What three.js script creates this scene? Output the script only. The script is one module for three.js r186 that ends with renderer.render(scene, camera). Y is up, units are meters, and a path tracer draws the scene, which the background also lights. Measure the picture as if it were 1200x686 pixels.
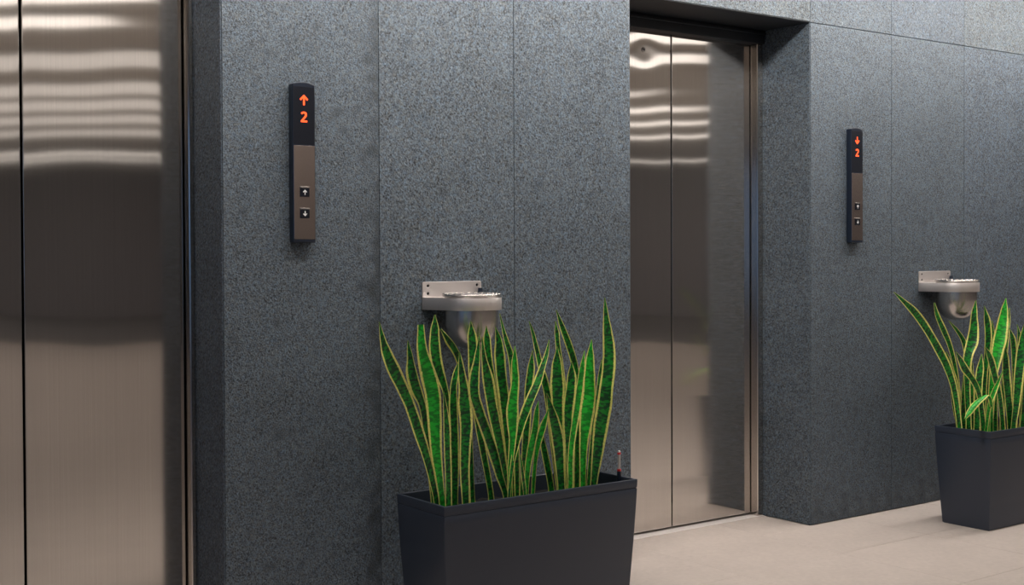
import * as THREE from 'three';
import { ConvexGeometry } from 'three/addons/geometries/ConvexGeometry.js';
import { mergeGeometries, mergeVertices, toCreasedNormals } from 'three/addons/utils/BufferGeometryUtils.js';
import { TextGeometry } from 'three/addons/geometries/TextGeometry.js';
import { FontLoader } from 'three/addons/loaders/FontLoader.js';
import { RectAreaLightUniformsLib } from 'three/addons/lights/RectAreaLightUniformsLib.js';

// ---------- camera, light, exposure ----------
const FILL_SKY = 0.3;                                             // blue sky added as cool fill through an added side window
const scene = new THREE.Scene();
scene.background = new THREE.Color().setRGB(0.30, 0.55, 1.0).multiplyScalar(FILL_SKY);
const W = 1200, H = 686, FOCAL = 1498;
const camera = new THREE.PerspectiveCamera(2 * Math.atan(H / 2 / FOCAL) * 180 / Math.PI, W / H, 0.05, 80);
camera.position.set(0, 1.2925, 3.968);
{
  const yaw = 0.6343, pitch = -0.0161, roll = -0.0043;
  const f = new THREE.Vector3(Math.sin(yaw) * Math.cos(pitch), Math.sin(pitch), -Math.cos(yaw) * Math.cos(pitch));
  const r = new THREE.Vector3(Math.cos(yaw), 0, Math.sin(yaw)), u = r.clone().cross(f);
  const r2 = r.clone().multiplyScalar(Math.cos(roll)).addScaledVector(u, Math.sin(roll));
  const u2 = u.clone().multiplyScalar(Math.cos(roll)).addScaledVector(r, -Math.sin(roll));
  camera.quaternion.setFromRotationMatrix(new THREE.Matrix4().makeBasis(r2, u2, f.clone().negate()));
  camera.setViewOffset(W, H, 0, 25.28, W, H);
  camera.updateProjectionMatrix();
}
scene.add(camera);
const renderer = new THREE.WebGLRenderer({ antialias: true });
renderer.toneMapping = THREE.LinearToneMapping;
renderer.toneMappingExposure = 1.25;
renderer.shadowMap.enabled = true;
RectAreaLightUniformsLib.init();
const LAMP = new THREE.Color().setRGB(1.0, 0.93, 0.86);      // colour of all ceiling lamps
const STRIP = 1.6, WASH = 33, DIM = 0.62;                     // radiance of the broad strips, the wall-wash strip, the dimmed strips
const GLOW = 0.35;
const CEIL = 2.9;
const FONT = await new FontLoader().loadAsync('fonts/droid/droid_sans_bold.typeface.json');

// ---------- small tools ----------
let seed = 20240611;
const rnd = () => { seed = (seed * 1664525 + 1013904223) >>> 0; return seed / 4294967296; };
const taken = {};
function numbered(n) { taken[n] = (taken[n] || 0) + 1; return taken[n] === 1 ? n : `${n}_${String(taken[n] - 1).padStart(3, '0')}`; }
function thing(name, label, category, [x, y, z] = [0, 0, 0], turn = 0, group) {
  const o = new THREE.Group(); o.name = numbered(name); o.position.set(x, y, z); o.rotation.y = turn;
  o.userData = { label, category }; if (group) o.userData.group = group;
  scene.add(o); return o;
}
function structure(name, label) { const o = new THREE.Group(); o.name = name; o.userData = { kind: 'structure' }; if (label) o.userData.label = label; scene.add(o); return o; }
function part(name, geo, mat, parent, pos, label) {
  const m = new THREE.Mesh(geo, mat);
  const used = parent.userData.__n || (parent.__n = parent.__n || {});
  used[name] = (used[name] || 0) + 1;
  m.name = used[name] === 1 ? name : `${name}_${String(used[name] - 1).padStart(3, '0')}`;
  m.castShadow = m.receiveShadow = true;
  if (pos) m.position.set(...pos);
  if (label) m.userData.label = label;
  parent.add(m); return m;
}
// uv in metres from the dominant direction of each face (geometry must be non-indexed), shifted by du, dv
function metreUV(g, du = 0, dv = 0) {
  g = g.index ? g.toNonIndexed() : g; g.computeVertexNormals();
  const p = g.attributes.position, n = g.attributes.normal, uv = new Float32Array(p.count * 2);
  for (let i = 0; i < p.count; i += 3) {
    const ax = Math.abs(n.getX(i)), ay = Math.abs(n.getY(i)), az = Math.abs(n.getZ(i));
    for (let k = i; k < i + 3; k++) {
      const x = p.getX(k), y = p.getY(k), z = p.getZ(k);
      const [a, b] = az >= ax && az >= ay ? [x, y] : ax >= ay ? [z, y] : [x, z];
      uv[2 * k] = a + du; uv[2 * k + 1] = b + dv;
    }
  }
  g.setAttribute('uv', new THREE.BufferAttribute(uv, 2));
  return g;
}
// box between two corners with chamfered edges, uv in metres
function slab(x0, x1, y0, y1, z0, z1, c = 0.0015, du = 0, dv = 0) {
  const pts = [];
  for (const sx of [0, 1]) for (const sy of [0, 1]) for (const sz of [0, 1]) {
    const X = sx ? x1 : x0, Y = sy ? y1 : y0, Z = sz ? z1 : z0, dx = sx ? -c : c, dy = sy ? -c : c, dz = sz ? -c : c;
    pts.push(new THREE.Vector3(X + dx, Y + dy, Z), new THREE.Vector3(X + dx, Y, Z + dz), new THREE.Vector3(X, Y + dy, Z + dz));
  }
  return metreUV(new ConvexGeometry(pts), du, dv);
}
function plainBox(x0, x1, y0, y1, z0, z1) { const g = new THREE.BoxGeometry(x1 - x0, y1 - y0, z1 - z0); g.translate((x0 + x1) / 2, (y0 + y1) / 2, (z0 + z1) / 2); return metreUV(g, 0, 0); }

// ---------- procedural textures ----------
function field(w, h, r, passes = 2) {                        // wrapped blurred noise, mean 0, deviation 1
  let a = new Float32Array(w * h), b = new Float32Array(w * h);
  for (let i = 0; i < a.length; i++) a[i] = rnd() - 0.5;
  const blur = (src, dst, n, m, sn, sm, rad) => {
    for (let j = 0; j < m; j++) {
      let s = 0;
      for (let k = -rad; k <= rad; k++) s += src[j * sm + ((k + n) % n) * sn];
      for (let i = 0; i < n; i++) {
        dst[j * sm + i * sn] = s;
        s += src[j * sm + ((i + rad + 1) % n) * sn] - src[j * sm + ((i - rad + n) % n) * sn];
      }
    }
  };
  const [rx, ry] = Array.isArray(r) ? r : [r, r];
  for (let p = 0; p < passes; p++) { if (rx) { blur(a, b, w, h, 1, w, rx); [a, b] = [b, a]; } if (ry) { blur(a, b, h, w, w, 1, ry); [a, b] = [b, a]; } }
  let m = 0, s = 0; for (const v of a) m += v; m /= a.length; for (const v of a) s += (v - m) * (v - m); s = Math.sqrt(s / a.length) || 1;
  for (let i = 0; i < a.length; i++) a[i] = (a[i] - m) / s;
  return a;
}
const toS = v => { v = Math.min(1, Math.max(0, v)); return 255 * (v <= 0.0031308 ? 12.92 * v : 1.055 * Math.pow(v, 1 / 2.4) - 0.055); };
function texture(w, h, fn, srgb, metres) {
  const d = new Uint8Array(w * h * 4);
  for (let y = 0; y < h; y++) for (let x = 0; x < w; x++) {
    const c = fn(y * w + x, x, y), i = 4 * (y * w + x);
    for (let k = 0; k < 3; k++) d[i + k] = srgb ? toS(c[k]) : Math.min(255, Math.max(0, 255 * (Array.isArray(c) ? c[k] : c)));
    d[i + 3] = 255;
  }
  const t = new THREE.DataTexture(d, w, h); t.magFilter = THREE.LinearFilter; t.minFilter = THREE.LinearMipmapLinearFilter; t.generateMipmaps = true;
  t.wrapS = t.wrapT = THREE.RepeatWrapping; if (srgb) t.colorSpace = THREE.SRGBColorSpace;
  if (metres) t.repeat.set(1 / metres[0], 1 / metres[1]);
  t.needsUpdate = true; return t;
}
const clamp = (v, a = 0, b = 1) => Math.min(b, Math.max(a, v));
const smooth = (a, b, v) => { v = clamp((v - a) / (b - a)); return v * v * (3 - 2 * v); };

// flamed granite: grains of a few millimetres, pale crystals, darker mottling
const GRANITE = [0.079, 0.101, 0.125];
function granite(w, h, mx, my, mottle) {
  const g1 = field(w, h, 1), g2 = field(w, h, 1, 1), g3 = field(w, h, 14), cr = field(w, h, 1, 1), g4 = field(w, h, 60);
  const hue = field(w, h, 2);
  const color = texture(w, h, (i, x, y) => {
    let v = 1 + 0.27 * g1[i] + 0.2 * g2[i] + 0.035 * g3[i] + 0.03 * g4[i];
    if (cr[i] > 2.1) v += 0.5 * (cr[i] - 2.1) + 0.25;                       // pale crystals
    if (g2[i] < -2.2) v -= 0.25;                                            // pits
    v = Math.max(0.12, v);
    if (mottle) v *= 1 - mottle(x / w, y / h, g1[i], g3[i], g4[i]);
    const t = 0.045 * hue[i];
    return [GRANITE[0] * v * (1 + t), GRANITE[1] * v, GRANITE[2] * v * (1 - t)];
  }, true, [mx, my]);
  const bump = texture(w, h, i => clamp(0.5 + 0.14 * g1[i] + 0.12 * g2[i]), false, [mx, my]);
  return { color, bump };
}
const stone = granite(1024, 1024, 1.5, 1.5);
const stoneMat = tint => new THREE.MeshStandardMaterial({ color: new THREE.Color().setRGB(...tint), map: stone.color, bumpMap: stone.bump, bumpScale: 0.0012, roughness: 0.62 });
const M = {};
M.stone = [stoneMat([1, 1, 1]), stoneMat([1.1, 1.06, 1.0]), stoneMat([0.96, 0.965, 0.99]), stoneMat([1.04, 1.03, 1.02])];
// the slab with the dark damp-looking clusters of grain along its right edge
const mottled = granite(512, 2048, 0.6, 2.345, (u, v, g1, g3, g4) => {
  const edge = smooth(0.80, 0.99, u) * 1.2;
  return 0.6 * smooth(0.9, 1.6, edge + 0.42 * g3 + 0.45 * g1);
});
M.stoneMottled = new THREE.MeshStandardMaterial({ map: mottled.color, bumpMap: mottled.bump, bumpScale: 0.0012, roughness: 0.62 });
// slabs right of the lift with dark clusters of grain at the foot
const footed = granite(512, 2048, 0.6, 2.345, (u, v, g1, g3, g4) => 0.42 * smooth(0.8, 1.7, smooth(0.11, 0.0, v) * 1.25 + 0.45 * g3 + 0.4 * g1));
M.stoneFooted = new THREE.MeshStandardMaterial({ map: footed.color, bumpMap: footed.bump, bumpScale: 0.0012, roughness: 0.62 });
M.backing = new THREE.MeshStandardMaterial({ color: new THREE.Color().setRGB(0.015, 0.017, 0.02), roughness: 0.9 });
// brushed steel: fine grain running upright
const brush = (() => {
  const w = 512, h = 512, a = field(w, h, [0, 90]), b = field(w, h, [1, 160]);
  return {
    color: texture(w, h, i => { const v = 1 + 0.016 * a[i] + 0.014 * b[i]; return [0.60 * v, 0.565 * v, 0.535 * v]; }, true, [0.5, 0.5]),
    rough: texture(w, h, i => clamp(0.8 + 0.06 * a[i]), false, [0.5, 0.5]),
  };
})();
M.door = new THREE.MeshPhysicalMaterial({ map: brush.color, metalness: 0.94, roughness: 0.075, anisotropy: 1 });
M.frame = new THREE.MeshPhysicalMaterial({ map: brush.color, metalness: 1, roughness: 0.15, anisotropy: 0.6 });
M.steel = new THREE.MeshPhysicalMaterial({ color: new THREE.Color().setRGB(0.62, 0.59, 0.57), metalness: 1, roughness: 0.26 });
M.bracket = new THREE.MeshPhysicalMaterial({ color: new THREE.Color().setRGB(0.74, 0.70, 0.69), metalness: 1, roughness: 0.5 });
M.plate = new THREE.MeshPhysicalMaterial({ color: new THREE.Color().setRGB(0.58, 0.49, 0.45), metalness: 1, roughness: 0.24 });
M.darkGap = new THREE.MeshStandardMaterial({ color: 0x06070a, roughness: 0.8 });
M.sill = new THREE.MeshStandardMaterial({ color: new THREE.Color().setRGB(0.88, 0.83, 0.81), metalness: 0.15, roughness: 0.4 });
M.blackPlastic = new THREE.MeshPhysicalMaterial({ color: new THREE.Color().setRGB(0.006, 0.012, 0.026), roughness: 0.35, clearcoat: 0.3, clearcoatRoughness: 0.2 });
M.button = new THREE.MeshStandardMaterial({ color: new THREE.Color().setRGB(0.004, 0.006, 0.012), roughness: 0.3 });
M.glyph = new THREE.MeshStandardMaterial({ color: new THREE.Color().setRGB(0.75, 0.75, 0.75), roughness: 0.5 });
M.led = new THREE.MeshStandardMaterial({ color: 0x200400, emissive: new THREE.Color().setRGB(1.0, 0.085, 0.018), emissiveIntensity: 2.0 });
const ceramic = (() => {
  const w = 512, h = 512, a = field(w, h, 3), b = field(w, h, 30);
  return texture(w, h, i => { const v = 1 + 0.018 * a[i] + 0.012 * b[i]; return [0.61 * v, 0.54 * v, 0.50 * v]; }, true, [0.9, 0.9]);
})();
M.tile = new THREE.MeshStandardMaterial({ map: ceramic, roughness: 0.5 });
M.grout = new THREE.MeshStandardMaterial({ color: new THREE.Color().setRGB(0.56, 0.49, 0.45), roughness: 0.9 });
M.header = new THREE.MeshStandardMaterial({ color: new THREE.Color().setRGB(0.012, 0.016, 0.022), roughness: 0.5 });
M.carpet = new THREE.MeshStandardMaterial({ color: new THREE.Color().setRGB(0.15, 0.145, 0.155), roughness: 1 });
M.farWall = new THREE.MeshStandardMaterial({ color: new THREE.Color().setRGB(0.33, 0.31, 0.33), roughness: 0.9 });
M.plaster = new THREE.MeshStandardMaterial({ color: new THREE.Color().setRGB(0.5, 0.48, 0.45), roughness: 0.95 });
M.ceiling = new THREE.MeshStandardMaterial({ color: new THREE.Color().setRGB(0.80, 0.76, 0.69), roughness: 0.95 });
const plasticGrain = (() => { const a = field(256, 256, 1); return texture(256, 256, i => clamp(0.5 + 0.15 * a[i]), false, [0.12, 0.12]); })();
M.planter = new THREE.MeshStandardMaterial({ color: new THREE.Color().setRGB(0.028, 0.038, 0.060), roughness: 0.36, bumpMap: plasticGrain, bumpScale: 0.0002 });
M.soil = new THREE.MeshStandardMaterial({ color: new THREE.Color().setRGB(0.006, 0.006, 0.006), roughness: 1 });
M.glass = new THREE.MeshPhysicalMaterial({ color: 0xffffff, transmission: 1, thickness: 0, roughness: 0 });
M.lampHousing = new THREE.MeshStandardMaterial({ color: new THREE.Color().setRGB(0.7, 0.68, 0.65), roughness: 0.6 });
// ---------- the wall with the two lift openings ----------
const X0 = 1.7314, PW = 0.6, X1 = X0 + 3 * PW, X2 = 4.6425, OPEN = X2 - X1, LINTEL = 2.345, LEFT0 = X0 - OPEN;
const wall = structure('wall_back', 'dark grey granite wall of large slabs with two lift openings');
const G = 0.0011;                                                     // half a joint
function facePanel(x0, x1, y0, y1, mat, label) {
  const g = slab(x0 + G, x1 - G, y0 + G, y1 - G, -0.03, 0, 0.0014);
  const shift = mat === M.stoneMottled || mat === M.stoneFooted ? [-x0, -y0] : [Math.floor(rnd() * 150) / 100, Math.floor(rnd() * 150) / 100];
  const uv = g.attributes.uv; for (let i = 0; i < uv.count; i++) uv.setXY(i, uv.getX(i) + shift[0], uv.getY(i) + shift[1]);
  return part('stone_panel', g, mat, wall, null, label);
}
const columns = [];
for (let k = 0; k < 3; k++) columns.push([X0 + k * PW, X0 + (k + 1) * PW]);
for (let k = 0; k < 4; k++) columns.push([X2 + k * PW, X2 + (k + 1) * PW]);
for (let k = 0; k < 2; k++) columns.push([LEFT0 - (k + 1) * PW, LEFT0 - k * PW]);
const lowTone = [0, 3, 0, 1, 1, 2, 0, 0, 1], highTone = [0, 1, 0, 0, 2, 1, 0, 1, 0];
columns.forEach(([a, b], i) => {
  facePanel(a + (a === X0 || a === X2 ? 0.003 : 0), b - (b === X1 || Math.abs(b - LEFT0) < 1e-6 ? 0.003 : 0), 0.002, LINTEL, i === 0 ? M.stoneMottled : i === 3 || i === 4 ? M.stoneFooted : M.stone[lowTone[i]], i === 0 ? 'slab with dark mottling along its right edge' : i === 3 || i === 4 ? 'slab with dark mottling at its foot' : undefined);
  facePanel(a, b, LINTEL, CEIL - 0.002, M.stone[highTone[i]]);
});
for (const a of [LEFT0, X1]) facePanel(a, a + OPEN, LINTEL + 0.003, CEIL - 0.002, M.stone[1]);     // lintels
// masonry behind the slabs: piers, and the band above the openings
const DEEP = 0.48;
part('pier', plainBox(X0 + 0.03, X1 - 0.03, 0, CEIL, -DEEP, -0.034), M.backing, wall);
part('pier', plainBox(X2 + 0.03, 36, 0, CEIL, -DEEP, -0.034), M.backing, wall);
part('pier', plainBox(-6.2, LEFT0 - 0.03, 0, CEIL, -DEEP, -0.034), M.backing, wall);
part('pier', plainBox(LEFT0 - 0.03, X0 + 0.03, LINTEL + 0.03, CEIL, -DEEP, -0.034), M.backing, wall);
part('pier', plainBox(X1 - 0.03, X2 + 0.03, LINTEL + 0.03, CEIL, -DEEP, -0.034), M.backing, wall);
part('stone_cladding', slab(X2 + 4 * PW + G, 36, 0.002, CEIL, -0.03, 0), M.stone[0], wall);
part('stone_cladding', slab(-6.2, LEFT0 - 2 * PW - G, 0.002, CEIL, -0.03, 0), M.stone[0], wall);
for (const [a, d] of [[LEFT0, 0.235], [X1, 0.297]]) {
  part('reveal_panel', slab(a + OPEN, a + OPEN + 0.03, 0.002, LINTEL, -d - 0.1, -0.004, 0.0012, 0.3, 0.7), M.stone[a < 1 ? 2 : 0], wall);
  part('reveal_panel', slab(a - 0.03, a, 0.002, LINTEL, -d - 0.1, -0.004, 0.0012, 0.9, 0.2), M.stone[0], wall);
  part('soffit_panel', slab(a, a + OPEN, LINTEL, LINTEL + 0.03, -d - 0.1, -0.004, 0.0012, 0.1, 0.4), M.header, wall);
}

// ---------- lift doors ----------
function doorLeaf(w, h, bend) {
  const nx = 64, ny = 150, g = new THREE.BoxGeometry(w, h, 0.03, nx, ny, 1), p = g.attributes.position, uv = g.attributes.uv;
  for (let i = 0; i < p.count; i++) {
    let k = Math.round((p.getX(i) / w + 0.5) * nx), x = p.getX(i);
    const e = Math.min(k, nx - k), steps = [0, 0.0008, 0.0022, 0.004];
    if (e < 4) x = (k < nx / 2 ? -1 : 1) * (w / 2 - steps[e]);
    p.setX(i, x);
    if (p.getZ(i) > 0) {
      const drop = [0.003, 0.0011, 0.0002, 0][Math.min(e, 3)];
      p.setZ(i, 0.015 - drop + bend(x, p.getY(i) + h / 2));
    }
    uv.setXY(i, x + w / 2, p.getY(i));
  }
  g.computeVertexNormals();
  return g;
}
function lift(name, x0, depth, waves, label) {
  const d = structure(name, label), x1 = x0 + OPEN, z = -depth, zl = z - 0.045;
  const cx = (x0 + x1) / 2 - 0.008, HEAD = 2.281, side = depth > 0.25 ? 0.042 : 0.02;
  for (const s of [0, 1]) {
    const j = s ? [x1 - side, x1 - 0.001] : [x0 + 0.001, x0 + side];
    part('jamb', slab(j[0], j[1], 0.004, HEAD, z - 0.07, z, 0.0035), M.frame, d);
  }
  part('header', slab(x0 + 0.001, x1 - 0.001, HEAD, LINTEL - 0.001, z - 0.07, z + 0.012, 0.002), M.header, d);
  part('header_lip', slab(x0 + 0.001, x1 - 0.001, LINTEL - 0.022, LINTEL - 0.012, z + 0.012, z + 0.022, 0.002), M.header, d);
  const a = x0 + side - 0.012, b = x1 - side - 0.004, gap = 0.0032;
  for (const [l, r, k] of [[a, cx - gap, 0], [cx + gap, b, 1]]) {
    const h = HEAD + 0.02 - 0.014, leaf = part('door_leaf', doorLeaf(r - l, h, waves[k]), M.door, d, [(l + r) / 2, 0.014 + h / 2, zl - 0.015]);
    if (k === 0 && depth > 0.25) {                                    // round lock at the top of the left leaf
      const ring = part('lock', new THREE.LatheGeometry([[0.004, -0.002], [0.004, 0.0022], [0.006, 0.0035], [0.0095, 0.003], [0.011, 0]].map(v => new THREE.Vector2(...v)), 28), M.steel, leaf, [3.908 - (l + r) / 2, 2.196 - (0.014 + h / 2), 0.0155]);
      ring.rotation.x = Math.PI / 2;
      const core = part('lock_core', new THREE.CylinderGeometry(0.0045, 0.0045, 0.003, 18).rotateX(Math.PI / 2), M.darkGap, leaf, [3.908 - (l + r) / 2, 2.196 - (0.014 + h / 2), 0.0155]);
    }
  }
  part('shaft_panel', plainBox(x0 + 0.002, x1 - 0.002, 0, LINTEL, -DEEP, zl - 0.06), M.darkGap, d);
  part('sill', slab(x0 + 0.002, x1 - 0.002, -0.02, 0.003, zl - 0.05, z + 0.006, 0.001), M.sill, d);
  return d;
}
const hump = (x, y, cx, cy, sx, sy, a) => a * Math.exp(-((x - cx) ** 2) / sx / sx - ((y - cy) ** 2) / sy / sy);
const wave = (x, y, a, p, q, r, s) => a * (Math.sin(x * p + r) * Math.sin(y * q + s) + 0.6 * Math.sin(x * p * 1.9 + 2 * r + y * 1.3) * Math.sin(y * q * 1.7 + s * 2));
lift('door_1', LEFT0, 0.228, [(x, y) => wave(x, y, 0.0002, 9, 4.1, 0.4, 1.1), (x, y) => wave(x, y, 0.0002, 8, 3.7, 1.9, 0.3)], 'left stainless steel lift doors in a granite opening');
lift('door_2', X1, 0.29, [(x, y) => wave(x, y, 0.0002, 9, 4.3, 0.9, 2.1) + hump(x, y, 0.1, 2.17, 0.075, 0.06, -0.0006), (x, y) => wave(x, y, 0.00022, 8, 3.9, 2.3, 0.6)], 'right stainless steel lift doors behind a planter');

// ---------- floor ----------
const floor = structure('floor', 'beige tiled lobby floor with thin joints');
const FX0 = 1.92, FX1 = 7.32, FZ1 = 1.64, TT = 0.012;
part('floor_slab', plainBox(-6.2, 36, -0.2, -TT, -DEEP, 34), M.grout, floor);
part('floor_field', plainBox(-6.2, FX0 - 0.0008, -TT, 0, -0.3, 34), M.tile, floor);
part('floor_field', plainBox(FX1 + 0.0008, 36, -TT, 0, 0, 34), M.tile, floor);
part('floor_field', plainBox(FX0, FX1, -TT, 0, FZ1 + 0.0008, 34), M.tile, floor);
function tile(x0, x1, z0, z1) { part('tile', slab(x0 + 0.0008, x1 - 0.0008, -TT, (rnd() - 0.5) * 0.0004, z0 + 0.0008, z1 - 0.0008, 0.0006, Math.floor(rnd() * 90) / 100, Math.floor(rnd() * 90) / 100), M.tile, floor); }
for (let x = FX0; x < FX1 - 0.1; x += 0.6) for (const [a, b] of [[-0.0008, 0.44], [0.44, 1.04], [1.04, FZ1]]) tile(x, x + 0.6, a, b);
for (const [a, b] of [[X1, 3.72], [3.72, 4.32], [4.32, X2]]) tile(a, b, -0.284, 0.0008);
// the diagonal grid of the lobby: along = direction of the lamps, away = towards the dark far end
const ALONG = [0.77, -0.638], AWAY = [0.638, 0.77], TURN = Math.atan2(0.638, 0.77);
const at = (s, t) => [AWAY[0] * t + ALONG[0] * s, AWAY[1] * t + ALONG[1] * s];
{
  const c = part('carpet', plainBox(-24, 24, 0, 0.008, 14.2, 21.6), M.carpet, floor, null, 'dark carpet at the far end');
  c.rotation.y = TURN;
  const far = structure('wall_far', 'dark far wall of the lobby');
  const w = part('far_panel', plainBox(-30, 30, 0, CEIL, 21.5, 21.7), M.farWall, far); w.rotation.y = TURN;
}
const leftWall = structure('wall_left');
for (const q of [[0, 0.25, 0, 34], [2.65, CEIL, 0, 34], [0.25, 2.65, 0, 0.8], [0.25, 2.65, 12.8, 34]]) part('plaster', plainBox(-6.2, -6, q[0], q[1], q[2], q[3]), M.plaster, leftWall);
const fillWindow = structure('added_window_1', 'added unseen window in the side wall for cool fill light');  // window added out of view to send blue fill onto left-facing sides
for (let k = 0; k <= 8; k++) part('mullion', slab(-6.14, -6.06, 0.25, 2.65, 0.8 + k * 1.5 - 0.03, 0.8 + k * 1.5 + 0.03, 0.003), M.lampHousing, fillWindow);
for (let k = 0; k < 8; k++) part('pane', plainBox(-6.104, -6.096, 0.25, 2.65, 0.83 + k * 1.5, 2.27 + k * 1.5), M.glass, fillWindow);
const ground = structure('pavement', 'paved ground outside the added window'); part('paving', plainBox(-60, -6.2, -0.4, -0.2, -30, 60), M.plaster, ground);
const backWall = structure('wall_rear'); part('plaster', plainBox(-6.2, 36, -0.2, CEIL, 34, 34.2), M.plaster, backWall);
const ceiling = structure('ceiling'); part('ceiling_board', plainBox(-6.2, 36, CEIL, CEIL + 0.15, -DEEP, 34), M.ceiling, ceiling);

// ---------- ceiling lamps (most are seen mirrored in the doors) ----------
function lamp(label, x, z, turn, length, width, radiance, group, y = CEIL, tilt = 0) {
  const g = thing('ceiling_light', label, 'ceiling light', [x, y, z], turn, group);
  if (y < CEIL) for (let k = 0; k < 5; k++) part('hanger', new THREE.CylinderGeometry(0.004, 0.004, CEIL - y, 8).translate((k / 4 - 0.5) * (length - 0.4), (CEIL - y) / 2, 0), M.lampHousing, g);
  const emit = new THREE.MeshStandardMaterial({ color: 0xdddddd, emissive: LAMP, emissiveIntensity: radiance * GLOW, roughness: 0.6 });
  const up = part('housing', slab(-length / 2 - 0.02, length / 2 + 0.02, -0.02, 0, -width / 2 - 0.02, width / 2 + 0.02, 0.003), M.lampHousing, g);
  const face = part('diffuser', slab(-length / 2, length / 2, -0.026, -0.019, -width / 2, width / 2, 0.002), emit, g);
  const l = new THREE.RectAreaLight(LAMP, radiance * (1 - GLOW), length, width);
  l.position.set(0, -0.03 * Math.cos(tilt), -0.03 * Math.sin(tilt)); l.rotation.x = -Math.PI / 2 + tilt; up.rotation.x = face.rotation.x = tilt; g.add(l);
  return g;
}
function strip(label, s0, s1, t, width, radiance) { const c = at((s0 + s1) / 2, t); lamp(label, c[0], c[1], TURN, s1 - s0, width, radiance, 'diagonal strip lights of the lobby ceiling'); }
lamp('slim bright suspended strip light along the granite wall', 4.3, 0.7, 0, 6.6, 0.12, WASH, undefined, 2.8, 0.7);
strip('strip light nearest the left lift, seen at the top of its door', -3.2, 0.2, 4.25, 0.42, STRIP);
strip('strip light second from the left lift, seen in its door', -4.2, -0.35, 5.1, 0.4, STRIP);
strip('strip light nearest the right lift, seen at the top of its door', 1.6, 6.2, 6.1, 0.42, STRIP);
strip('strip light beside the lock in the right lift door', 1.2, 4.0, 7.1, 0.46, STRIP);
strip('short strip light in the middle of the right lift door reflection', 1.2, 3.62, 9.4, 0.4, STRIP * 0.7);
strip('strip light third from the bottom in the right lift door', 1.2, 4.22, 10.93, 0.45, STRIP);
strip('strip light second from the bottom in the right lift door', 1.2, 4.55, 12.5, 0.42, STRIP);
strip('strip light below two others in the right lift door', 1.2, 4.9, 14.4, 0.4, STRIP);
strip('thin far strip light lowest in the right lift door', 0, 9, 19.3, 0.3, STRIP);
strip('dimmed strip light highest of those in the left lift door', -7, -0.3, 6.9, 0.85, DIM);
strip('dimmed strip light second of those in the left lift door', -7, -0.3, 8.75, 0.85, DIM);
strip('dimmed strip light third of those in the left lift door', -7, -0.5, 10.1, 0.85, DIM);
strip('dimmed strip light fourth of those in the left lift door', -8, -0.5, 11.6, 0.85, DIM);
strip('dimmed strip light lowest of those in the left lift door', -9, -1.0, 13.3, 0.85, DIM);
strip('bright far strip light low in the left lift door', -12, -3.5, 16.9, 0.3, STRIP * 1.4);
strip('bright farthest strip light low in the left lift door', -12, -4.4, 18.2, 0.24, STRIP * 1.3);

// unseen strips added on the right to brighten the lobby floor and ceiling
[[5.4, 12, 9.4, 'right part of the lobby, first row'], [5.6, 14, 12.5, 'right part of the lobby, second row'], [5.6, 16, 15.8, 'right part of the lobby, third row'], [9.6, 18, 19.3, 'right part of the lobby, last row']]
  .forEach(([a, b, t, where]) => strip(`added strip light over the ${where}`, a, b, t, 0.45, STRIP));

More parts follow.
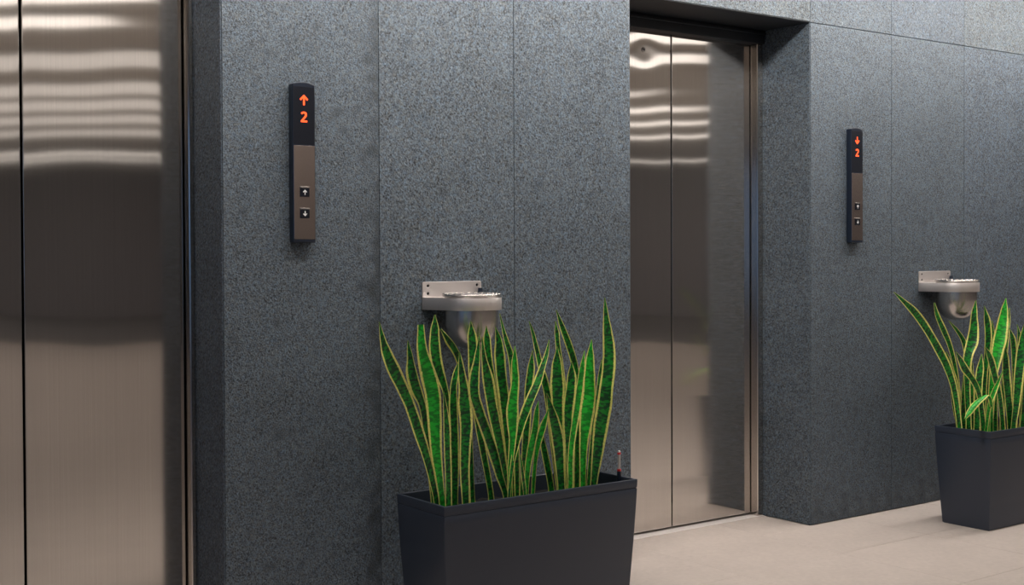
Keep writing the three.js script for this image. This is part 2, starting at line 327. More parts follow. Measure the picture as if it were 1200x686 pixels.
// ---------- call panels ----------
function arrowShape(s, up) {
  const k = up ? 1 : -1, p = [[0, 0.5], [0.45, 0.06], [0.32, -0.06], [0.09, 0.17], [0.09, -0.5], [-0.09, -0.5], [-0.09, 0.17], [-0.32, -0.06], [-0.45, 0.06]];
  const sh = new THREE.Shape(); p.forEach(([x, y], i) => i ? sh.lineTo(x * s, y * s * k) : sh.moveTo(x * s, y * s * k)); sh.closePath(); return sh;
}
function callPanel(x, up, label, buttonsDots) {
  const t = thing('call_panel', label, 'call panel', [x, 1.322, 0]);
  const w = 0.086, h = 0.55, z = 0.03, rise = 0.009, sh = new THREE.Shape();
  sh.moveTo(-w / 2 + 0.004, 0); sh.lineTo(w / 2 - 0.004, 0); sh.quadraticCurveTo(w / 2, 0, w / 2, 0.004); sh.lineTo(w / 2, h - rise - 0.003);
  sh.quadraticCurveTo(w / 2 - 0.001, h - rise, w / 2 - 0.006, h - rise + 0.0015); sh.quadraticCurveTo(0, h + rise * 0.55, -w / 2 + 0.006, h - rise + 0.0015); sh.quadraticCurveTo(-w / 2 + 0.001, h - rise, -w / 2, h - rise - 0.003);
  sh.lineTo(-w / 2, 0.004); sh.quadraticCurveTo(-w / 2, 0, -w / 2 + 0.004, 0);
  const body = new THREE.ExtrudeGeometry(sh, { depth: z - 0.008, bevelEnabled: true, bevelThickness: 0.004, bevelSize: 0.0035, bevelOffset: -0.0035, bevelSegments: 3, curveSegments: 14 });
  body.translate(0, 0, 0.004); part('housing', body, M.blackPlastic, t);
  const pw = 0.04, plate = slab(-pw, pw, 0.012, 0.331, z - 0.004, z + 0.0012, 0.0006);
  { const uv = plate.attributes.uv; }
  part('button_plate', plate, M.plate, t, null, 'brushed steel plate');
  part('display_window', slab(-pw, pw, 0.335, h - 0.018, z - 0.003, z + 0.0004, 0.0004), M.button, t, null, 'black display window');
  const led = (g, y, nm) => part(nm, g, M.led, t, [0, y, z + 0.0004]);
  led(new THREE.ExtrudeGeometry(arrowShape(0.036, up), { depth: 0.0006, bevelEnabled: false }), 0.487, 'led_arrow');
  const two = new TextGeometry('2', { font: FONT, size: 0.036, depth: 0.0006, curveSegments: 6, bevelEnabled: false }); two.computeBoundingBox();
  two.translate(-(two.boundingBox.max.x + two.boundingBox.min.x) / 2, -(two.boundingBox.max.y + two.boundingBox.min.y) / 2, 0);
  led(two, 0.429, 'led_digit');
  for (const [y, u] of [[0.174, true], [0.101, false]]) {
    const b = part('button', slab(-0.0175, 0.0175, -0.0175, 0.0175, 0, 0.004, 0.0012), M.button, t, [0, y, z]);
    part('button_trim', slab(-0.0175, 0.0175, 0.0125, 0.0178, 0.0005, 0.0048, 0.001), M.steel, b);
    part('arrow_mark', new THREE.ExtrudeGeometry(arrowShape(0.018, u), { depth: 0.0005, bevelEnabled: false }), M.glyph, b, [0, -0.002, 0.004]);
  }
  return t;
}
callPanel(2.019, true, 'tall black call panel with red up arrow and 2 beside the left lift');
callPanel(4.943, false, 'tall black call panel with red down arrow and 2 right of the right lift');

// ---------- wall ashtrays ----------
function ashtray(x, label) {
  const t = thing('wall_ashtray', label, 'ashtray', [x, 0.935, 0], 0, 'steel cup ashtrays on brackets');
  const R = 0.104, cz = 0.13, yb = 0.142, yt = 0.187;
  // back plate with three countersunk screws
  const bp = new THREE.Shape(), r = 0.008, bw = 0.132, b0 = 0.178, b1 = 0.243;
  bp.moveTo(-bw, b0); bp.lineTo(bw, b0); bp.lineTo(bw, b1 - r); bp.quadraticCurveTo(bw, b1, bw - r, b1); bp.lineTo(-bw + r, b1); bp.quadraticCurveTo(-bw, b1, -bw, b1 - r); bp.closePath();
  for (const [hx, hy] of [[-bw + 0.025, 0.228], [-bw + 0.025, 0.2], [bw - 0.02, 0.228]]) { const h = new THREE.Path(); h.absarc(hx, hy, 0.0055, 0, Math.PI * 2, true); bp.holes.push(h); }
  part('back_plate', new THREE.ExtrudeGeometry(bp, { depth: 0.002, bevelEnabled: true, bevelThickness: 0.0012, bevelSize: 0.0012, bevelOffset: -0.0012, bevelSegments: 2, curveSegments: 16 }).translate(0, 0, 0.0015), M.bracket, t);
  for (const [hx, hy] of [[-bw + 0.025, 0.228], [-bw + 0.025, 0.2], [bw - 0.02, 0.228]])
    part('screw', new THREE.CylinderGeometry(0.0045, 0.0045, 0.0022, 14).rotateX(Math.PI / 2), M.darkGap, t, [hx, hy, 0.0015]);
  // U-shaped band that runs from the wall around the cup
  const U = (rad, wx) => { const s = []; s.push([-wx, 0.001]); s.push([-wx, 0.03]); for (let i = 0; i <= 40; i++) { const a = Math.PI - i * Math.PI / 40; s.push([rad * Math.cos(a), cz + rad * Math.sin(a)]); } s.push([wx, 0.03]); s.push([wx, 0.001]); return s; };
  const outer = U(R + 0.006, bw), inner = U(R + 0.003, bw - 0.003).reverse(), sh = new THREE.Shape();
  [...outer, ...inner].forEach(([a, b], i) => i ? sh.lineTo(a, b) : sh.moveTo(a, b)); sh.closePath();
  const band = new THREE.ExtrudeGeometry(sh, { depth: yt - yb - 0.002, bevelEnabled: true, bevelThickness: 0.001, bevelSize: 0.001, bevelOffset: -0.001, bevelSegments: 2 });
  band.rotateX(Math.PI / 2); band.translate(0, yt - 0.001, 0);
  part('band', toCreasedNormals(band, 0.5), M.bracket, t);
  // flat shelf between wall and cup
  const sf = new THREE.Shape(); sf.moveTo(-bw + 0.0032, 0.004); sf.lineTo(-bw + 0.0032, 0.03);
  for (let i = 0; i <= 40; i++) { const a = Math.PI - i * Math.PI / 40; sf.lineTo((R + 0.0028) * Math.cos(a), cz + (R + 0.0028) * Math.sin(a)); }
  sf.lineTo(bw - 0.0032, 0.03); sf.lineTo(bw - 0.0032, 0.004); sf.closePath();
  const hole = new THREE.Path(); hole.absarc(0, cz, 0.0995, 0, Math.PI * 2, true); sf.holes.push(hole);
  part('shelf', new THREE.ExtrudeGeometry(sf, { depth: 0.003, bevelEnabled: false, curveSegments: 32 }).rotateX(Math.PI / 2).translate(0, yt - 0.0015, 0), M.bracket, t);
  // cup
  const prof = [[0, 0], [0.02, 0.001], [0.042, 0.006], [0.062, 0.017], [0.08, 0.036], [0.091, 0.06], [0.0975, 0.088], [0.099, 0.12], [0.099, 0.15], [0.099, 0.190], [R + 0.0035, 0.1925], [R + 0.0045, 0.196], [R + 0.003, 0.1995], [R, 0.2], [R - 0.003, 0.1975], [0.0955, 0.19], [0.095, 0.12], [0.092, 0.08], [0.07, 0.035], [0.03, 0.012], [0, 0.01]];
  const curve = new THREE.SplineCurve(prof.slice(0, 9).map(v => new THREE.Vector2(...v))).getPoints(36);
  part('cup', new THREE.LatheGeometry([...curve, ...prof.slice(9).map(v => new THREE.Vector2(...v))], 72), M.steel, t, [0, 0, cz]);
  // lid ring with rows of notches
  const lid = new THREE.Shape(); lid.absarc(0, 0, R - 0.006, 0, Math.PI * 2, false);
  for (let i = 0; i < 20; i++) { const a = i / 20 * Math.PI * 2, h = new THREE.Path(); h.absellipse(Math.cos(a) * (R - 0.022), Math.sin(a) * (R - 0.022), 0.009, 0.0055, 0, Math.PI * 2, true, a); lid.holes.push(h); }
  part('lid', new THREE.ExtrudeGeometry(lid, { depth: 0.002, bevelEnabled: true, bevelThickness: 0.001, bevelSize: 0.001, bevelOffset: -0.001, bevelSegments: 1, curveSegments: 20 }).rotateX(Math.PI / 2).translate(0, 0.2, cz), M.steel, t);
  for (let i = 0; i < 26; i++) { const a = i / 26 * Math.PI * 2; const n = part('rim_bead', new THREE.SphereGeometry(0.0058, 10, 6).scale(1, 0.6, 1.7), M.steel, t, [Math.sin(a) * (R - 0.002), 0.2, cz + Math.cos(a) * (R - 0.002)]); n.rotation.y = a + Math.PI / 2; }
  const latch = part('latch', new THREE.CylinderGeometry(0.009, 0.011, 0.03, 18), M.blackPlastic, t, [0.118, 0.202, 0.018], 'black latch knob behind the cup');
  return t;
}
ashtray(2.64, 'steel cup ashtray bracketed to the wall above the left planter');
ashtray(5.588, 'steel cup ashtray bracketed to the wall above the right planter');

// ---------- planters ----------
const PL = 0.8414, PD = 0.2985, PH = 0.459, INSET = 0.026;
function ring(hw, hd, r, y) { const p = []; for (const [sx, sz, a0] of [[1, 1, 0], [-1, 1, 1], [-1, -1, 2], [1, -1, 3]]) for (let i = 0; i <= 4; i++) { const a = (a0 + i / 4) * Math.PI / 2; p.push([sx * (hw - r) + r * Math.cos(a), y, sz * (hd - r) + r * Math.sin(a)]); } return p; }
function loft(rings, cap0, cap1) {
  const n = rings[0].length, pos = rings.flat(2), idx = [];
  for (let j = 0; j + 1 < rings.length; j++) for (let i = 0; i < n; i++) { const a = j * n + i, b = j * n + (i + 1) % n, c = a + n, d = b + n; idx.push(a, c, b, b, c, d); }
  const cap = (j, flip) => { for (let i = 1; i + 1 < n; i++) { const a = j * n, b = j * n + i, c = b + 1; flip ? idx.push(a, c, b) : idx.push(a, b, c); } };
  if (cap0) cap(0, false); if (cap1) cap(rings.length - 1, true);
  const g = new THREE.BufferGeometry(); g.setAttribute('position', new THREE.Float32BufferAttribute(pos, 3)); g.setIndex(idx);
  return metreUVkeep(toCreasedNormals(g, 0.45));
}
function metreUVkeep(g) { const n = g.attributes.normal.clone(); const u = metreUV(g); u.setAttribute('normal', n); return u; }
function planter(x, zf, label) {
  const t = thing('planter', label, 'planter', [x + PL / 2, 0, zf - PD / 2], 0, 'tapered dark slate planters');
  const hw = PL / 2, hd = PD / 2, inset = y => INSET * Math.pow(1 - y / PH, 1.25), R = (y, o = 0) => ring(hw - inset(y) - o, hd - inset(y) - o, 0.004, y);
  const body = []; body.push(ring(hw - inset(0) - 0.004, hd - inset(0) - 0.004, 0.004, 0)); for (let i = 0; i <= 14; i++) { const y = 0.004 + (PH - 0.034 - 0.004) * i / 14; body.push(R(y)); }
  body.push(R(PH - 0.0335, 0.002), R(PH - 0.031, 0.0028));
  part('body', loft(body, true, false), M.planter, t);
  const rim = [R(PH - 0.031, 0.0026), R(PH - 0.0295, 0.0006), R(PH - 0.02), R(PH - 0.003, 0), ring(hw - 0.0008, hd - 0.0008, 0.004, PH - 0.0008), ring(hw - 0.0028, hd - 0.0028, 0.004, PH), ring(hw - 0.010, hd - 0.010, 0.005, PH), ring(hw - 0.012, hd - 0.012, 0.005, PH - 0.002), ring(hw - 0.013, hd - 0.013, 0.005, PH - 0.075)];
  part('rim', loft(rim), M.planter, t, null, 'smooth rim band above a fine groove');
  const sg = new THREE.PlaneGeometry(PL - 0.03, PD - 0.03, 60, 24).rotateX(-Math.PI / 2), p = sg.attributes.position;
  for (let i = 0; i < p.count; i++) p.setY(i, 0.405 - 0.006 + 0.008 * (rnd() - 0.5) + 0.004 * Math.sin(p.getX(i) * 21) * Math.sin(p.getZ(i) * 17));
  sg.computeVertexNormals(); part('soil', sg, M.soil, t);
  return t;
}
planter(2.2708, 0.5046, 'dark slate rectangular planter in front of the left ashtray');
planter(5.1681, 0.5978, 'dark slate rectangular planter at the right edge, beyond the right lift');

// water gauge in the left planter
{
  const t = thing('water_gauge', 'small red and white water level gauge in the right end of the left planter', 'water gauge', [3.096, 0.4, 0.42]);
  const clear = new THREE.MeshPhysicalMaterial({ color: new THREE.Color().setRGB(0.75, 0.72, 0.7), roughness: 0.25, transmission: 0.5, thickness: 0 });
  const red = new THREE.MeshStandardMaterial({ color: new THREE.Color().setRGB(0.65, 0.02, 0.02), roughness: 0.4 });
  part('holder', new THREE.CylinderGeometry(0.008, 0.01, 0.078, 16).translate(0, 0.039, 0), M.blackPlastic, t);
  part('tube', new THREE.CylinderGeometry(0.0056, 0.0056, 0.066, 16).translate(0, 0.111, 0), clear, t);
  part('float_mark', new THREE.CylinderGeometry(0.0072, 0.0072, 0.008, 16).translate(0, 0.082, 0), red, t, null, 'red ring at the foot');
  part('cap_ring', new THREE.CylinderGeometry(0.0066, 0.0066, 0.006, 16).translate(0, 0.143, 0), red, t, null, 'red ring at the top');
  part('cap', new THREE.SphereGeometry(0.0052, 14, 10).translate(0, 0.15, 0), M.glyph, t, null, 'white tip');
}

// ---------- snake plants ----------
function leafTexture(dark, mid, light) {
  const w = 128, h = 1024, n = field(w, h, 3), b = field(w, h, [16, 6]), c = field(w, h, [9, 3]), e = field(w, h, [0, 40]);
  return texture(w, h, (i, x, y) => {
    const u = Math.abs(x / (w - 1) - 0.5) * 2;                              // 0 midrib, 1 margin
    const margin = smooth(0.70, 0.76, u + 0.02 * e[i] + 0.012 * n[i]);
    const band = clamp(0.5 + 0.42 * b[i] + 0.22 * c[i] + 0.08 * n[i]);      // zigzag cross-bands
    const k = smooth(0.35, 0.75, band);
    const y1 = [0.93, 0.90, 0.26], out = [];
    for (let q = 0; q < 3; q++) { const g = dark[q] + (mid[q] - dark[q]) * band + (light[q] - mid[q]) * 0.35 * k; out.push(g * (1 - margin) + y1[q] * (0.9 + 0.06 * n[i]) * margin); }
    return out;
  }, true);
}
const leafMat = t => new THREE.MeshPhysicalMaterial({ map: t, roughness: 0.42, side: THREE.DoubleSide });
const LEAF = [leafMat(leafTexture([0.004, 0.05, 0.014], [0.006, 0.21, 0.018], [0.014, 0.38, 0.03])), leafMat(leafTexture([0.007, 0.22, 0.014], [0.012, 0.48, 0.025], [0.025, 0.62, 0.05]))];  // brighter second green paints leaves in strong light, some of them naturally brighter
function leafGeometry(points, twist) {                                     // points: [x, y, z, width] from base to tip
  const P = points.map(p => new THREE.Vector3(p[0], p[1], p[2])), curve = new THREE.CatmullRomCurve3(P, false, 'centripetal'), N = 34, C = 8;
  const wAt = u => { const f = u * (points.length - 1), i = Math.min(points.length - 2, Math.floor(f)), t = f - i, s = t * t * (3 - 2 * t) * 0.4 + t * 0.6; return points[i][3] * (1 - s) + points[i + 1][3] * s; };
  const a = -0.6343 + twist * Math.PI / 180, pos = [], uv = [], idx = [];
  let len = 0, prev = null; const ph = rnd() * 6.28, fq = 7 + rnd() * 6, tw = (rnd() - 0.5) * 0.5;
  for (let j = 0; j <= N; j++) {
    const u = j / N, q = curve.getPoint(u), tan = curve.getTangent(u); if (prev) len += q.distanceTo(prev); prev = q;
    const aj = a + tw * (u - 0.5), side = new THREE.Vector3(Math.cos(aj), 0, -Math.sin(aj)); side.addScaledVector(tan, -side.dot(tan)).normalize();
    const front = side.clone().cross(tan).normalize(), w = Math.max(0.0012, wAt(u)), th = Math.min(0.0032, w * 0.3);
    for (let k = 0; k < C * 2; k++) {                                       // a shallow gutter with real thickness
      const back = k >= C, x = back ? 1 - (k - C) / (C - 1) * 2 : -1 + k / (C - 1) * 2;
      const fold = 0.16 * w * (x * x - 0.33) + 0.09 * w * x * Math.sin(fq * u + ph) * Math.abs(x), t = back ? -th * (1 - 0.75 * x * x) : 0;
      const v = q.clone().addScaledVector(side, x * w / 2 * (1 + 0.07 * Math.sin(fq * 1.4 * u + ph + (x > 0 ? 1.7 : 0)) * Math.abs(x))).addScaledVector(front, fold + t);
      pos.push(v.x, v.y, v.z); uv.push(0.5 + x / 2, len / 0.45);
    }
  }
  const m = C * 2;
  for (let j = 0; j < N; j++) for (let k = 0; k < m; k++) { const p = j * m + k, r = j * m + (k + 1) % m; idx.push(p, r, p + m, r, r + m, p + m); }
  for (let k = 0; k < C - 1; k++) { const o = N * m; idx.push(o + k, o + k + 1, o + m - 1 - k, o + k + 1, o + m - 2 - k, o + m - 1 - k); }
  const g = new THREE.BufferGeometry(); g.setAttribute('position', new THREE.Float32BufferAttribute(pos, 3)); g.setAttribute('uv', new THREE.Float32BufferAttribute(uv, 2)); g.setIndex(idx);
  g.computeVertexNormals(); return g;
}
function snakePlant(list, bx, bz, label) {
  const t = thing('snake_plant', label, 'plant', [bx, 0.405, bz], 0, 'snake plants in the planters');
  for (const [twist, tone, text] of list) {
    const g = leafGeometry(text.split(' ').map(s => s.split(',').map(Number)), twist), o = rnd(), uv = g.attributes.uv;
    for (let i = 0; i < uv.count; i++) uv.setY(i, uv.getY(i) + o);
    part('leaf', g, LEAF[tone], t);
  }
  return t;
}
const LEAVES_A = [
  [20,0,'-0.144,-0.01,0.04,0.021 -0.153,0.064,0.04,0.021 -0.186,0.193,0.04,0.03 -0.216,0.28,0.04,0.036 -0.254,0.385,0.04,0.036 -0.28,0.437,0.04,0.041 -0.313,0.497,0.04,0.044 -0.34,0.557,0.04,0.035 -0.354,0.602,0.04,0.021 -0.367,0.659,0.04,0.003'],
  [-25,0,'-0.113,-0.01,-0.03,0.022 -0.118,0.061,-0.03,0.022 -0.141,0.237,-0.03,0.025 -0.158,0.362,-0.03,0.032 -0.181,0.418,-0.03,0.041 -0.2,0.485,-0.03,0.044 -0.207,0.535,-0.03,0.028 -0.216,0.589,-0.03,0.003'],
  [0,1,'-0.136,-0.01,0.06,0.023 -0.142,0.066,0.06,0.023 -0.152,0.135,0.06,0.028 -0.165,0.227,0.06,0.037 -0.169,0.342,0.06,0.048 -0.174,0.397,0.06,0.056 -0.186,0.452,0.06,0.056 -0.2,0.506,0.06,0.048 -0.217,0.566,0.06,0.036 -0.222,0.645,0.06,0.022'],
  [15,0,'-0.019,-0.01,-0.08,0.018 -0.019,0.042,-0.08,0.018 -0.021,0.22,-0.08,0.018 -0.031,0.389,-0.08,0.021 -0.05,0.446,-0.08,0.03 -0.069,0.5,-0.08,0.039 -0.077,0.557,-0.08,0.042 -0.077,0.618,-0.08,0.033 -0.076,0.668,-0.08,0.003'],
  [-30,0,'0.066,-0.01,-0.061,0.021 0.064,0.035,-0.06,0.021 0.05,0.216,-0.053,0.024 0.032,0.396,-0.047,0.024 0.014,0.457,-0.04,0.027 -0.012,0.524,-0.033,0.037 -0.047,0.573,-0.027,0.034 -0.091,0.622,-0.02,0.007'],
  [25,0,'-0.129,-0.01,0.08,0.025 -0.13,0.068,0.08,0.025 -0.132,0.193,0.08,0.025 -0.135,0.292,0.08,0.025 -0.14,0.363,0.08,0.016 -0.148,0.423,0.08,0.003'],
  [-10,0,'-0.058,-0.01,0.01,0.026 -0.058,0.054,0.01,0.026 -0.057,0.161,0.01,0.029 -0.058,0.277,0.01,0.029 -0.061,0.373,0.01,0.032 -0.059,0.434,0.01,0.026 -0.05,0.471,0.01,0.021 -0.039,0.511,0.01,0.003'],
  [12,0,'-0.054,-0.01,0.07,0.029 -0.055,0.06,0.07,0.029 -0.057,0.134,0.07,0.032 -0.056,0.219,0.07,0.038 -0.052,0.309,0.07,0.045 -0.056,0.37,0.07,0.047 -0.059,0.419,0.07,0.038 -0.068,0.474,0.07,0.026 -0.076,0.55,0.07,0.003'],
];
const LEAVES_B = [
  [15,0,'-0.135,-0.01,-0.08,0.022 -0.139,0.032,-0.08,0.022 -0.189,0.271,-0.08,0.028 -0.211,0.452,-0.08,0.034 -0.213,0.534,-0.08,0.037 -0.216,0.587,-0.08,0.034 -0.221,0.642,-0.08,0.003'],
  [-15,0,'-0.164,-0.01,0.059,0.021 -0.177,0.058,0.06,0.021 -0.2,0.12,0.061,0.03 -0.226,0.2,0.062,0.042 -0.259,0.279,0.064,0.042 -0.286,0.342,0.065,0.039 -0.307,0.404,0.066,0.036 -0.307,0.458,0.067,0.036 -0.297,0.523,0.069,0.024 -0.288,0.608,0.07,0.003'],
  [20,0,'-0.137,-0.01,0.02,0.022 -0.141,0.047,0.02,0.022 -0.159,0.162,0.02,0.028 -0.18,0.258,0.02,0.038 -0.198,0.336,0.02,0.041 -0.208,0.378,0.02,0.04 -0.22,0.449,0.02,0.04 -0.236,0.526,0.02,0.019 -0.243,0.593,0.02,0.003'],
  [0,0,'-0.027,-0.01,-0.1,0.018 -0.031,0.019,-0.1,0.018 -0.075,0.199,-0.1,0.024 -0.115,0.415,-0.1,0.03 -0.133,0.513,-0.1,0.03 -0.138,0.572,-0.1,0.027 -0.14,0.622,-0.1,0.003'],
  [10,0,'-0.067,-0.01,-0.02,0.018 -0.067,0.036,-0.02,0.018 -0.068,0.207,-0.023,0.021 -0.075,0.433,-0.027,0.024 -0.085,0.515,-0.03,0.024 -0.102,0.569,-0.033,0.018 -0.115,0.621,-0.037,0.009 -0.125,0.666,-0.04,0.003'],
  [-10,0,'-0.052,-0.01,-0.07,0.025 -0.053,0.027,-0.07,0.025 -0.067,0.201,-0.07,0.031 -0.088,0.391,-0.07,0.04 -0.098,0.45,-0.07,0.043 -0.104,0.514,-0.07,0.04 -0.108,0.573,-0.07,0.024 -0.123,0.62,-0.07,0.003'],
  [5,1,'-0.164,-0.01,0.07,0.018 -0.164,0.058,0.07,0.018 -0.164,0.118,0.07,0.018 -0.159,0.179,0.07,0.021 -0.153,0.239,0.07,0.026 -0.153,0.291,0.07,0.038 -0.152,0.337,0.07,0.044 -0.149,0.377,0.07,0.038 -0.141,0.438,0.07,0.029 -0.143,0.499,0.07,0.023 -0.14,0.56,0.07,0.003'],
  [-20,0,'-0.18,-0.01,0.081,0.012 -0.174,0.06,0.08,0.012 -0.158,0.159,0.077,0.016 -0.139,0.218,0.073,0.019 -0.116,0.282,0.07,0.028 -0.09,0.335,0.067,0.038 -0.067,0.376,0.063,0.038 -0.038,0.423,0.06,0.032 -0.012,0.477,0.057,0.022 0.01,0.522,0.053,0.016 0.024,0.574,0.05,0.003'],
  [15,0,'-0.039,-0.01,-0.03,0.022 -0.037,0.031,-0.03,0.022 -0.017,0.262,-0.03,0.028 -0.005,0.413,-0.03,0.031 0.003,0.467,-0.03,0.028 0.012,0.533,-0.03,0.003'],
  [10,1,'-0.073,-0.01,0.04,0.015 -0.071,0.045,0.04,0.015 -0.064,0.14,0.04,0.024 -0.05,0.198,0.04,0.027 -0.034,0.256,0.04,0.027 -0.025,0.324,0.04,0.018 -0.017,0.36,0.04,0.003'],
  [-20,1,'-0.052,-0.01,0.049,0.013 -0.05,0.044,0.05,0.013 -0.043,0.139,0.053,0.016 -0.031,0.211,0.055,0.022 -0.01,0.272,0.058,0.025 0.013,0.333,0.06,0.003'],
  [0,0,'-0.112,-0.01,0.09,0.012 -0.116,0.055,0.09,0.012 -0.127,0.138,0.09,0.012 -0.134,0.189,0.09,0.003'],
];
const LEAVES_C = [
  [20,0,'-0.09,-0.01,-0.07,0.023 -0.092,0.015,-0.07,0.023 -0.118,0.212,-0.071,0.03 -0.141,0.362,-0.073,0.03 -0.156,0.414,-0.074,0.03 -0.17,0.464,-0.076,0.023 -0.185,0.523,-0.077,0.02 -0.202,0.587,-0.079,0.013 -0.218,0.631,-0.08,0.003'],
  [0,0,'-0.117,-0.01,-0.08,0.025 -0.12,0.017,-0.08,0.025 -0.14,0.119,-0.083,0.025 -0.157,0.198,-0.087,0.022 -0.174,0.252,-0.09,0.003'],
  [15,0,'-0.055,-0.01,-0.06,0.02 -0.056,0.019,-0.06,0.02 -0.07,0.303,-0.06,0.026 -0.09,0.461,-0.06,0.023 -0.103,0.546,-0.06,0.019 -0.107,0.584,-0.06,0.019 -0.113,0.628,-0.06,0.003'],
  [-15,0,'-0.008,-0.01,-0.07,0.023 -0.007,0.018,-0.07,0.023 0.001,0.233,-0.073,0.026 -0.001,0.429,-0.077,0.026 -0.013,0.482,-0.08,0.029 -0.034,0.541,-0.083,0.026 -0.06,0.605,-0.087,0.02 -0.085,0.668,-0.09,0.003'],
  [5,0,'-0.118,-0.01,-0.01,0.028 -0.12,0.039,-0.01,0.028 -0.138,0.221,-0.01,0.037 -0.145,0.336,-0.01,0.046 -0.144,0.406,-0.01,0.052 -0.146,0.475,-0.01,0.04 -0.145,0.541,-0.01,0.003'],
  [-12,0,'-0.188,-0.01,0.07,0.031 -0.191,0.058,0.07,0.031 -0.199,0.139,0.07,0.04 -0.207,0.218,0.07,0.046 -0.225,0.293,0.07,0.037 -0.24,0.341,0.07,0.024 -0.256,0.387,0.07,0.003'],
  [12,0,'-0.1,-0.01,0.01,0.025 -0.102,0.044,0.01,0.025 -0.111,0.205,0.01,0.031 -0.111,0.307,0.01,0.038 -0.103,0.367,0.01,0.041 -0.096,0.429,0.01,0.035 -0.094,0.486,0.01,0.003'],
  [25,1,'-0.16,-0.01,0.08,0.02 -0.159,0.06,0.08,0.02 -0.156,0.172,0.08,0.023 -0.144,0.251,0.08,0.027 -0.127,0.329,0.08,0.03 -0.119,0.374,0.08,0.032 -0.106,0.454,0.08,0.027 -0.092,0.529,0.08,0.003'],
  [-10,1,'-0.076,-0.01,0.05,0.022 -0.076,0.049,0.05,0.022 -0.075,0.129,0.05,0.028 -0.072,0.197,0.05,0.034 -0.063,0.267,0.05,0.047 -0.054,0.313,0.05,0.053 -0.046,0.354,0.05,0.053 -0.044,0.429,0.05,0.047 -0.042,0.492,0.05,0.034 -0.034,0.564,0.05,0.003'],
  [20,0,'0.024,-0.01,-0.04,0.02 0.026,0.025,-0.04,0.02 0.053,0.232,-0.04,0.024 0.072,0.337,-0.04,0.027 0.081,0.414,-0.04,0.02 0.09,0.479,-0.04,0.003'],
  [0,0,'-0.012,-0.01,0.03,0.028 -0.008,0.045,0.03,0.028 0.008,0.15,0.03,0.044 0.025,0.242,0.03,0.053 0.044,0.32,0.03,0.056 0.052,0.384,0.03,0.053 0.063,0.459,0.03,0.05 0.065,0.531,0.03,0.044 0.059,0.594,0.03,0.034 0.051,0.658,0.03,0.019 0.046,0.713,0.03,0.003'],
];
const LEAVES_D = [
  [10,0,'-0.226,-0.01,-0.018,0.024 -0.232,0.068,-0.02,0.024 -0.259,0.236,-0.029,0.032 -0.303,0.341,-0.037,0.04 -0.346,0.413,-0.046,0.04 -0.398,0.486,-0.055,0.038 -0.443,0.542,-0.064,0.038 -0.507,0.606,-0.072,0.034 -0.576,0.657,-0.081,0.02 -0.623,0.692,-0.09,0.004'],
  [20,0,'-0.118,-0.01,-0.08,0.026 -0.124,0.056,-0.08,0.026 -0.173,0.33,-0.084,0.026 -0.214,0.444,-0.088,0.026 -0.252,0.506,-0.092,0.03 -0.295,0.579,-0.096,0.025 -0.309,0.635,-0.1,0.008'],
  [-20,0,'-0.062,-0.01,-0.059,0.026 -0.065,0.061,-0.06,0.026 -0.085,0.286,-0.065,0.03 -0.119,0.441,-0.07,0.026 -0.166,0.499,-0.075,0.017 -0.225,0.549,-0.08,0.004'],
  [0,0,'-0.185,-0.01,0.0,0.028 -0.188,0.078,0.0,0.028 -0.202,0.258,0.0,0.032 -0.195,0.379,0.0,0.044 -0.165,0.447,0.0,0.056 -0.148,0.518,0.0,0.044 -0.144,0.586,0.0,0.032 -0.132,0.644,0.0,0.004'],
  [-15,0,'-0.154,-0.01,0.06,0.025 -0.164,0.074,0.06,0.025 -0.198,0.223,0.06,0.024 -0.238,0.278,0.06,0.032 -0.304,0.336,0.06,0.036 -0.343,0.385,0.06,0.024 -0.375,0.421,0.06,0.004'],
  [20,0,'-0.213,-0.01,-0.04,0.017 -0.22,0.068,-0.04,0.017 -0.229,0.117,-0.04,0.025 -0.247,0.17,-0.04,0.025 -0.266,0.223,-0.04,0.004'],
  [0,0,'-0.202,-0.01,-0.04,0.028 -0.209,0.072,-0.04,0.028 -0.236,0.241,-0.04,0.036 -0.271,0.331,-0.04,0.032 -0.302,0.412,-0.04,0.004'],
  [10,0,'-0.174,-0.01,-0.04,0.037 -0.172,0.06,-0.04,0.037 -0.163,0.196,-0.04,0.037 -0.17,0.293,-0.04,0.004'],
  [-10,0,'-0.184,-0.01,0.04,0.032 -0.181,0.074,0.04,0.032 -0.171,0.239,0.04,0.036 -0.158,0.322,0.04,0.036 -0.145,0.397,0.04,0.004'],
  [0,0,'-0.079,-0.01,-0.06,0.032 -0.079,0.063,-0.06,0.032 -0.079,0.265,-0.06,0.032 -0.066,0.346,-0.06,0.004'],
];
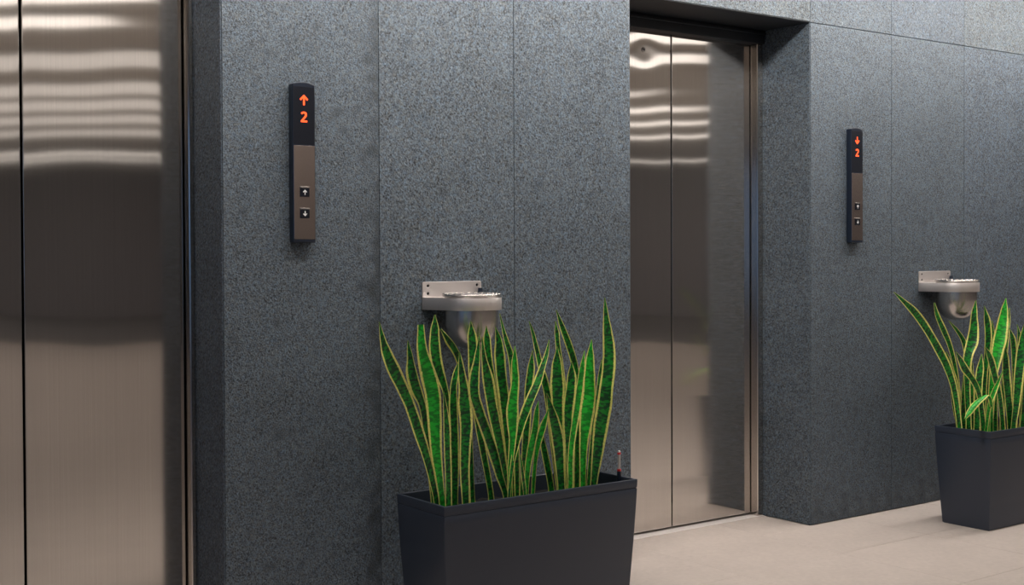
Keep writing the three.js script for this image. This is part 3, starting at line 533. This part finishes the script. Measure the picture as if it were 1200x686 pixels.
const LEAVES_E = [
  [10,0,'-0.314,-0.01,-0.05,0.025 -0.312,0.059,-0.05,0.025 -0.299,0.282,-0.05,0.029 -0.279,0.395,-0.05,0.033 -0.272,0.468,-0.05,0.037 -0.283,0.542,-0.05,0.035 -0.304,0.614,-0.05,0.004'],
  [-8,1,'-0.352,-0.01,0.01,0.028 -0.348,0.06,0.01,0.028 -0.322,0.288,0.01,0.037 -0.294,0.38,0.01,0.053 -0.27,0.455,0.01,0.065 -0.248,0.531,0.01,0.053 -0.232,0.592,0.01,0.033 -0.218,0.65,0.01,0.004'],
  [15,0,'-0.3,-0.01,0.05,0.025 -0.307,0.061,0.05,0.025 -0.335,0.204,0.05,0.029 -0.366,0.278,0.05,0.037 -0.393,0.343,0.05,0.037 -0.417,0.389,0.05,0.029 -0.447,0.43,0.05,0.004'],
  [-10,1,'-0.453,-0.01,0.088,0.016 -0.457,0.07,0.09,0.016 -0.464,0.146,0.094,0.016 -0.481,0.191,0.099,0.016 -0.514,0.213,0.103,0.02 -0.564,0.202,0.107,0.028 -0.616,0.181,0.111,0.031 -0.665,0.154,0.116,0.027 -0.707,0.125,0.12,0.008'],
  [20,1,'-0.509,-0.01,0.09,0.021 -0.498,0.074,0.09,0.021 -0.474,0.166,0.09,0.025 -0.438,0.227,0.09,0.025 -0.4,0.275,0.09,0.017 -0.363,0.325,0.09,0.004'],
  [0,0,'-0.188,-0.01,0.02,0.037 -0.193,0.052,0.02,0.037 -0.22,0.205,0.02,0.041 -0.232,0.292,0.02,0.041 -0.238,0.361,0.02,0.032 -0.24,0.423,0.02,0.004'],
  [10,0,'-0.074,-0.01,-0.04,0.034 -0.073,0.04,-0.04,0.034 -0.066,0.323,-0.04,0.038 -0.085,0.444,-0.04,0.029 -0.11,0.501,-0.04,0.004'],
  [-5,0,'-0.207,-0.01,0.04,0.029 -0.2,0.051,0.04,0.029 -0.181,0.139,0.04,0.037 -0.161,0.264,0.04,0.045 -0.137,0.384,0.04,0.051 -0.126,0.45,0.04,0.037 -0.115,0.52,0.04,0.004'],
  [10,0,'0.057,-0.01,-0.08,0.03 0.057,0.025,-0.08,0.03 0.053,0.216,-0.08,0.039 0.045,0.419,-0.08,0.039 0.019,0.513,-0.08,0.004'],
  [0,0,'-0.097,-0.01,-0.09,0.025 -0.095,0.037,-0.09,0.025 -0.06,0.432,-0.09,0.025 -0.039,0.528,-0.09,0.017 -0.032,0.595,-0.09,0.004'],
  [-15,0,'-0.152,-0.01,-0.09,0.026 -0.153,0.042,-0.09,0.026 -0.161,0.354,-0.09,0.03 -0.172,0.458,-0.09,0.026 -0.176,0.537,-0.09,0.004'],
  [0,0,'-0.287,-0.01,-0.05,0.037 -0.285,0.057,-0.05,0.037 -0.275,0.24,-0.05,0.037 -0.271,0.33,-0.05,0.004'],
  [5,0,'-0.027,-0.01,-0.02,0.033 -0.024,0.034,-0.02,0.033 0.004,0.224,-0.02,0.046 0.026,0.348,-0.02,0.046 0.033,0.453,-0.02,0.004'],
];snakePlant(LEAVES_A, 2.46, 0.36, 'snake plant clump at the left end of the left planter');
snakePlant(LEAVES_B, 2.74, 0.38, 'snake plant clump in the middle of the left planter, below the ashtray');
const tall = snakePlant(LEAVES_C, 3.0, 0.37, 'snake plant clump at the right end of the left planter, with the tallest leaf');
snakePlant(LEAVES_D, 5.42, 0.44, 'snake plant clump at the left end of the right planter, one long leaf arching left');
snakePlant(LEAVES_E, 5.72, 0.45, 'snake plant clump in the right planter, cut off by the right edge');

renderer.render(scene, camera);
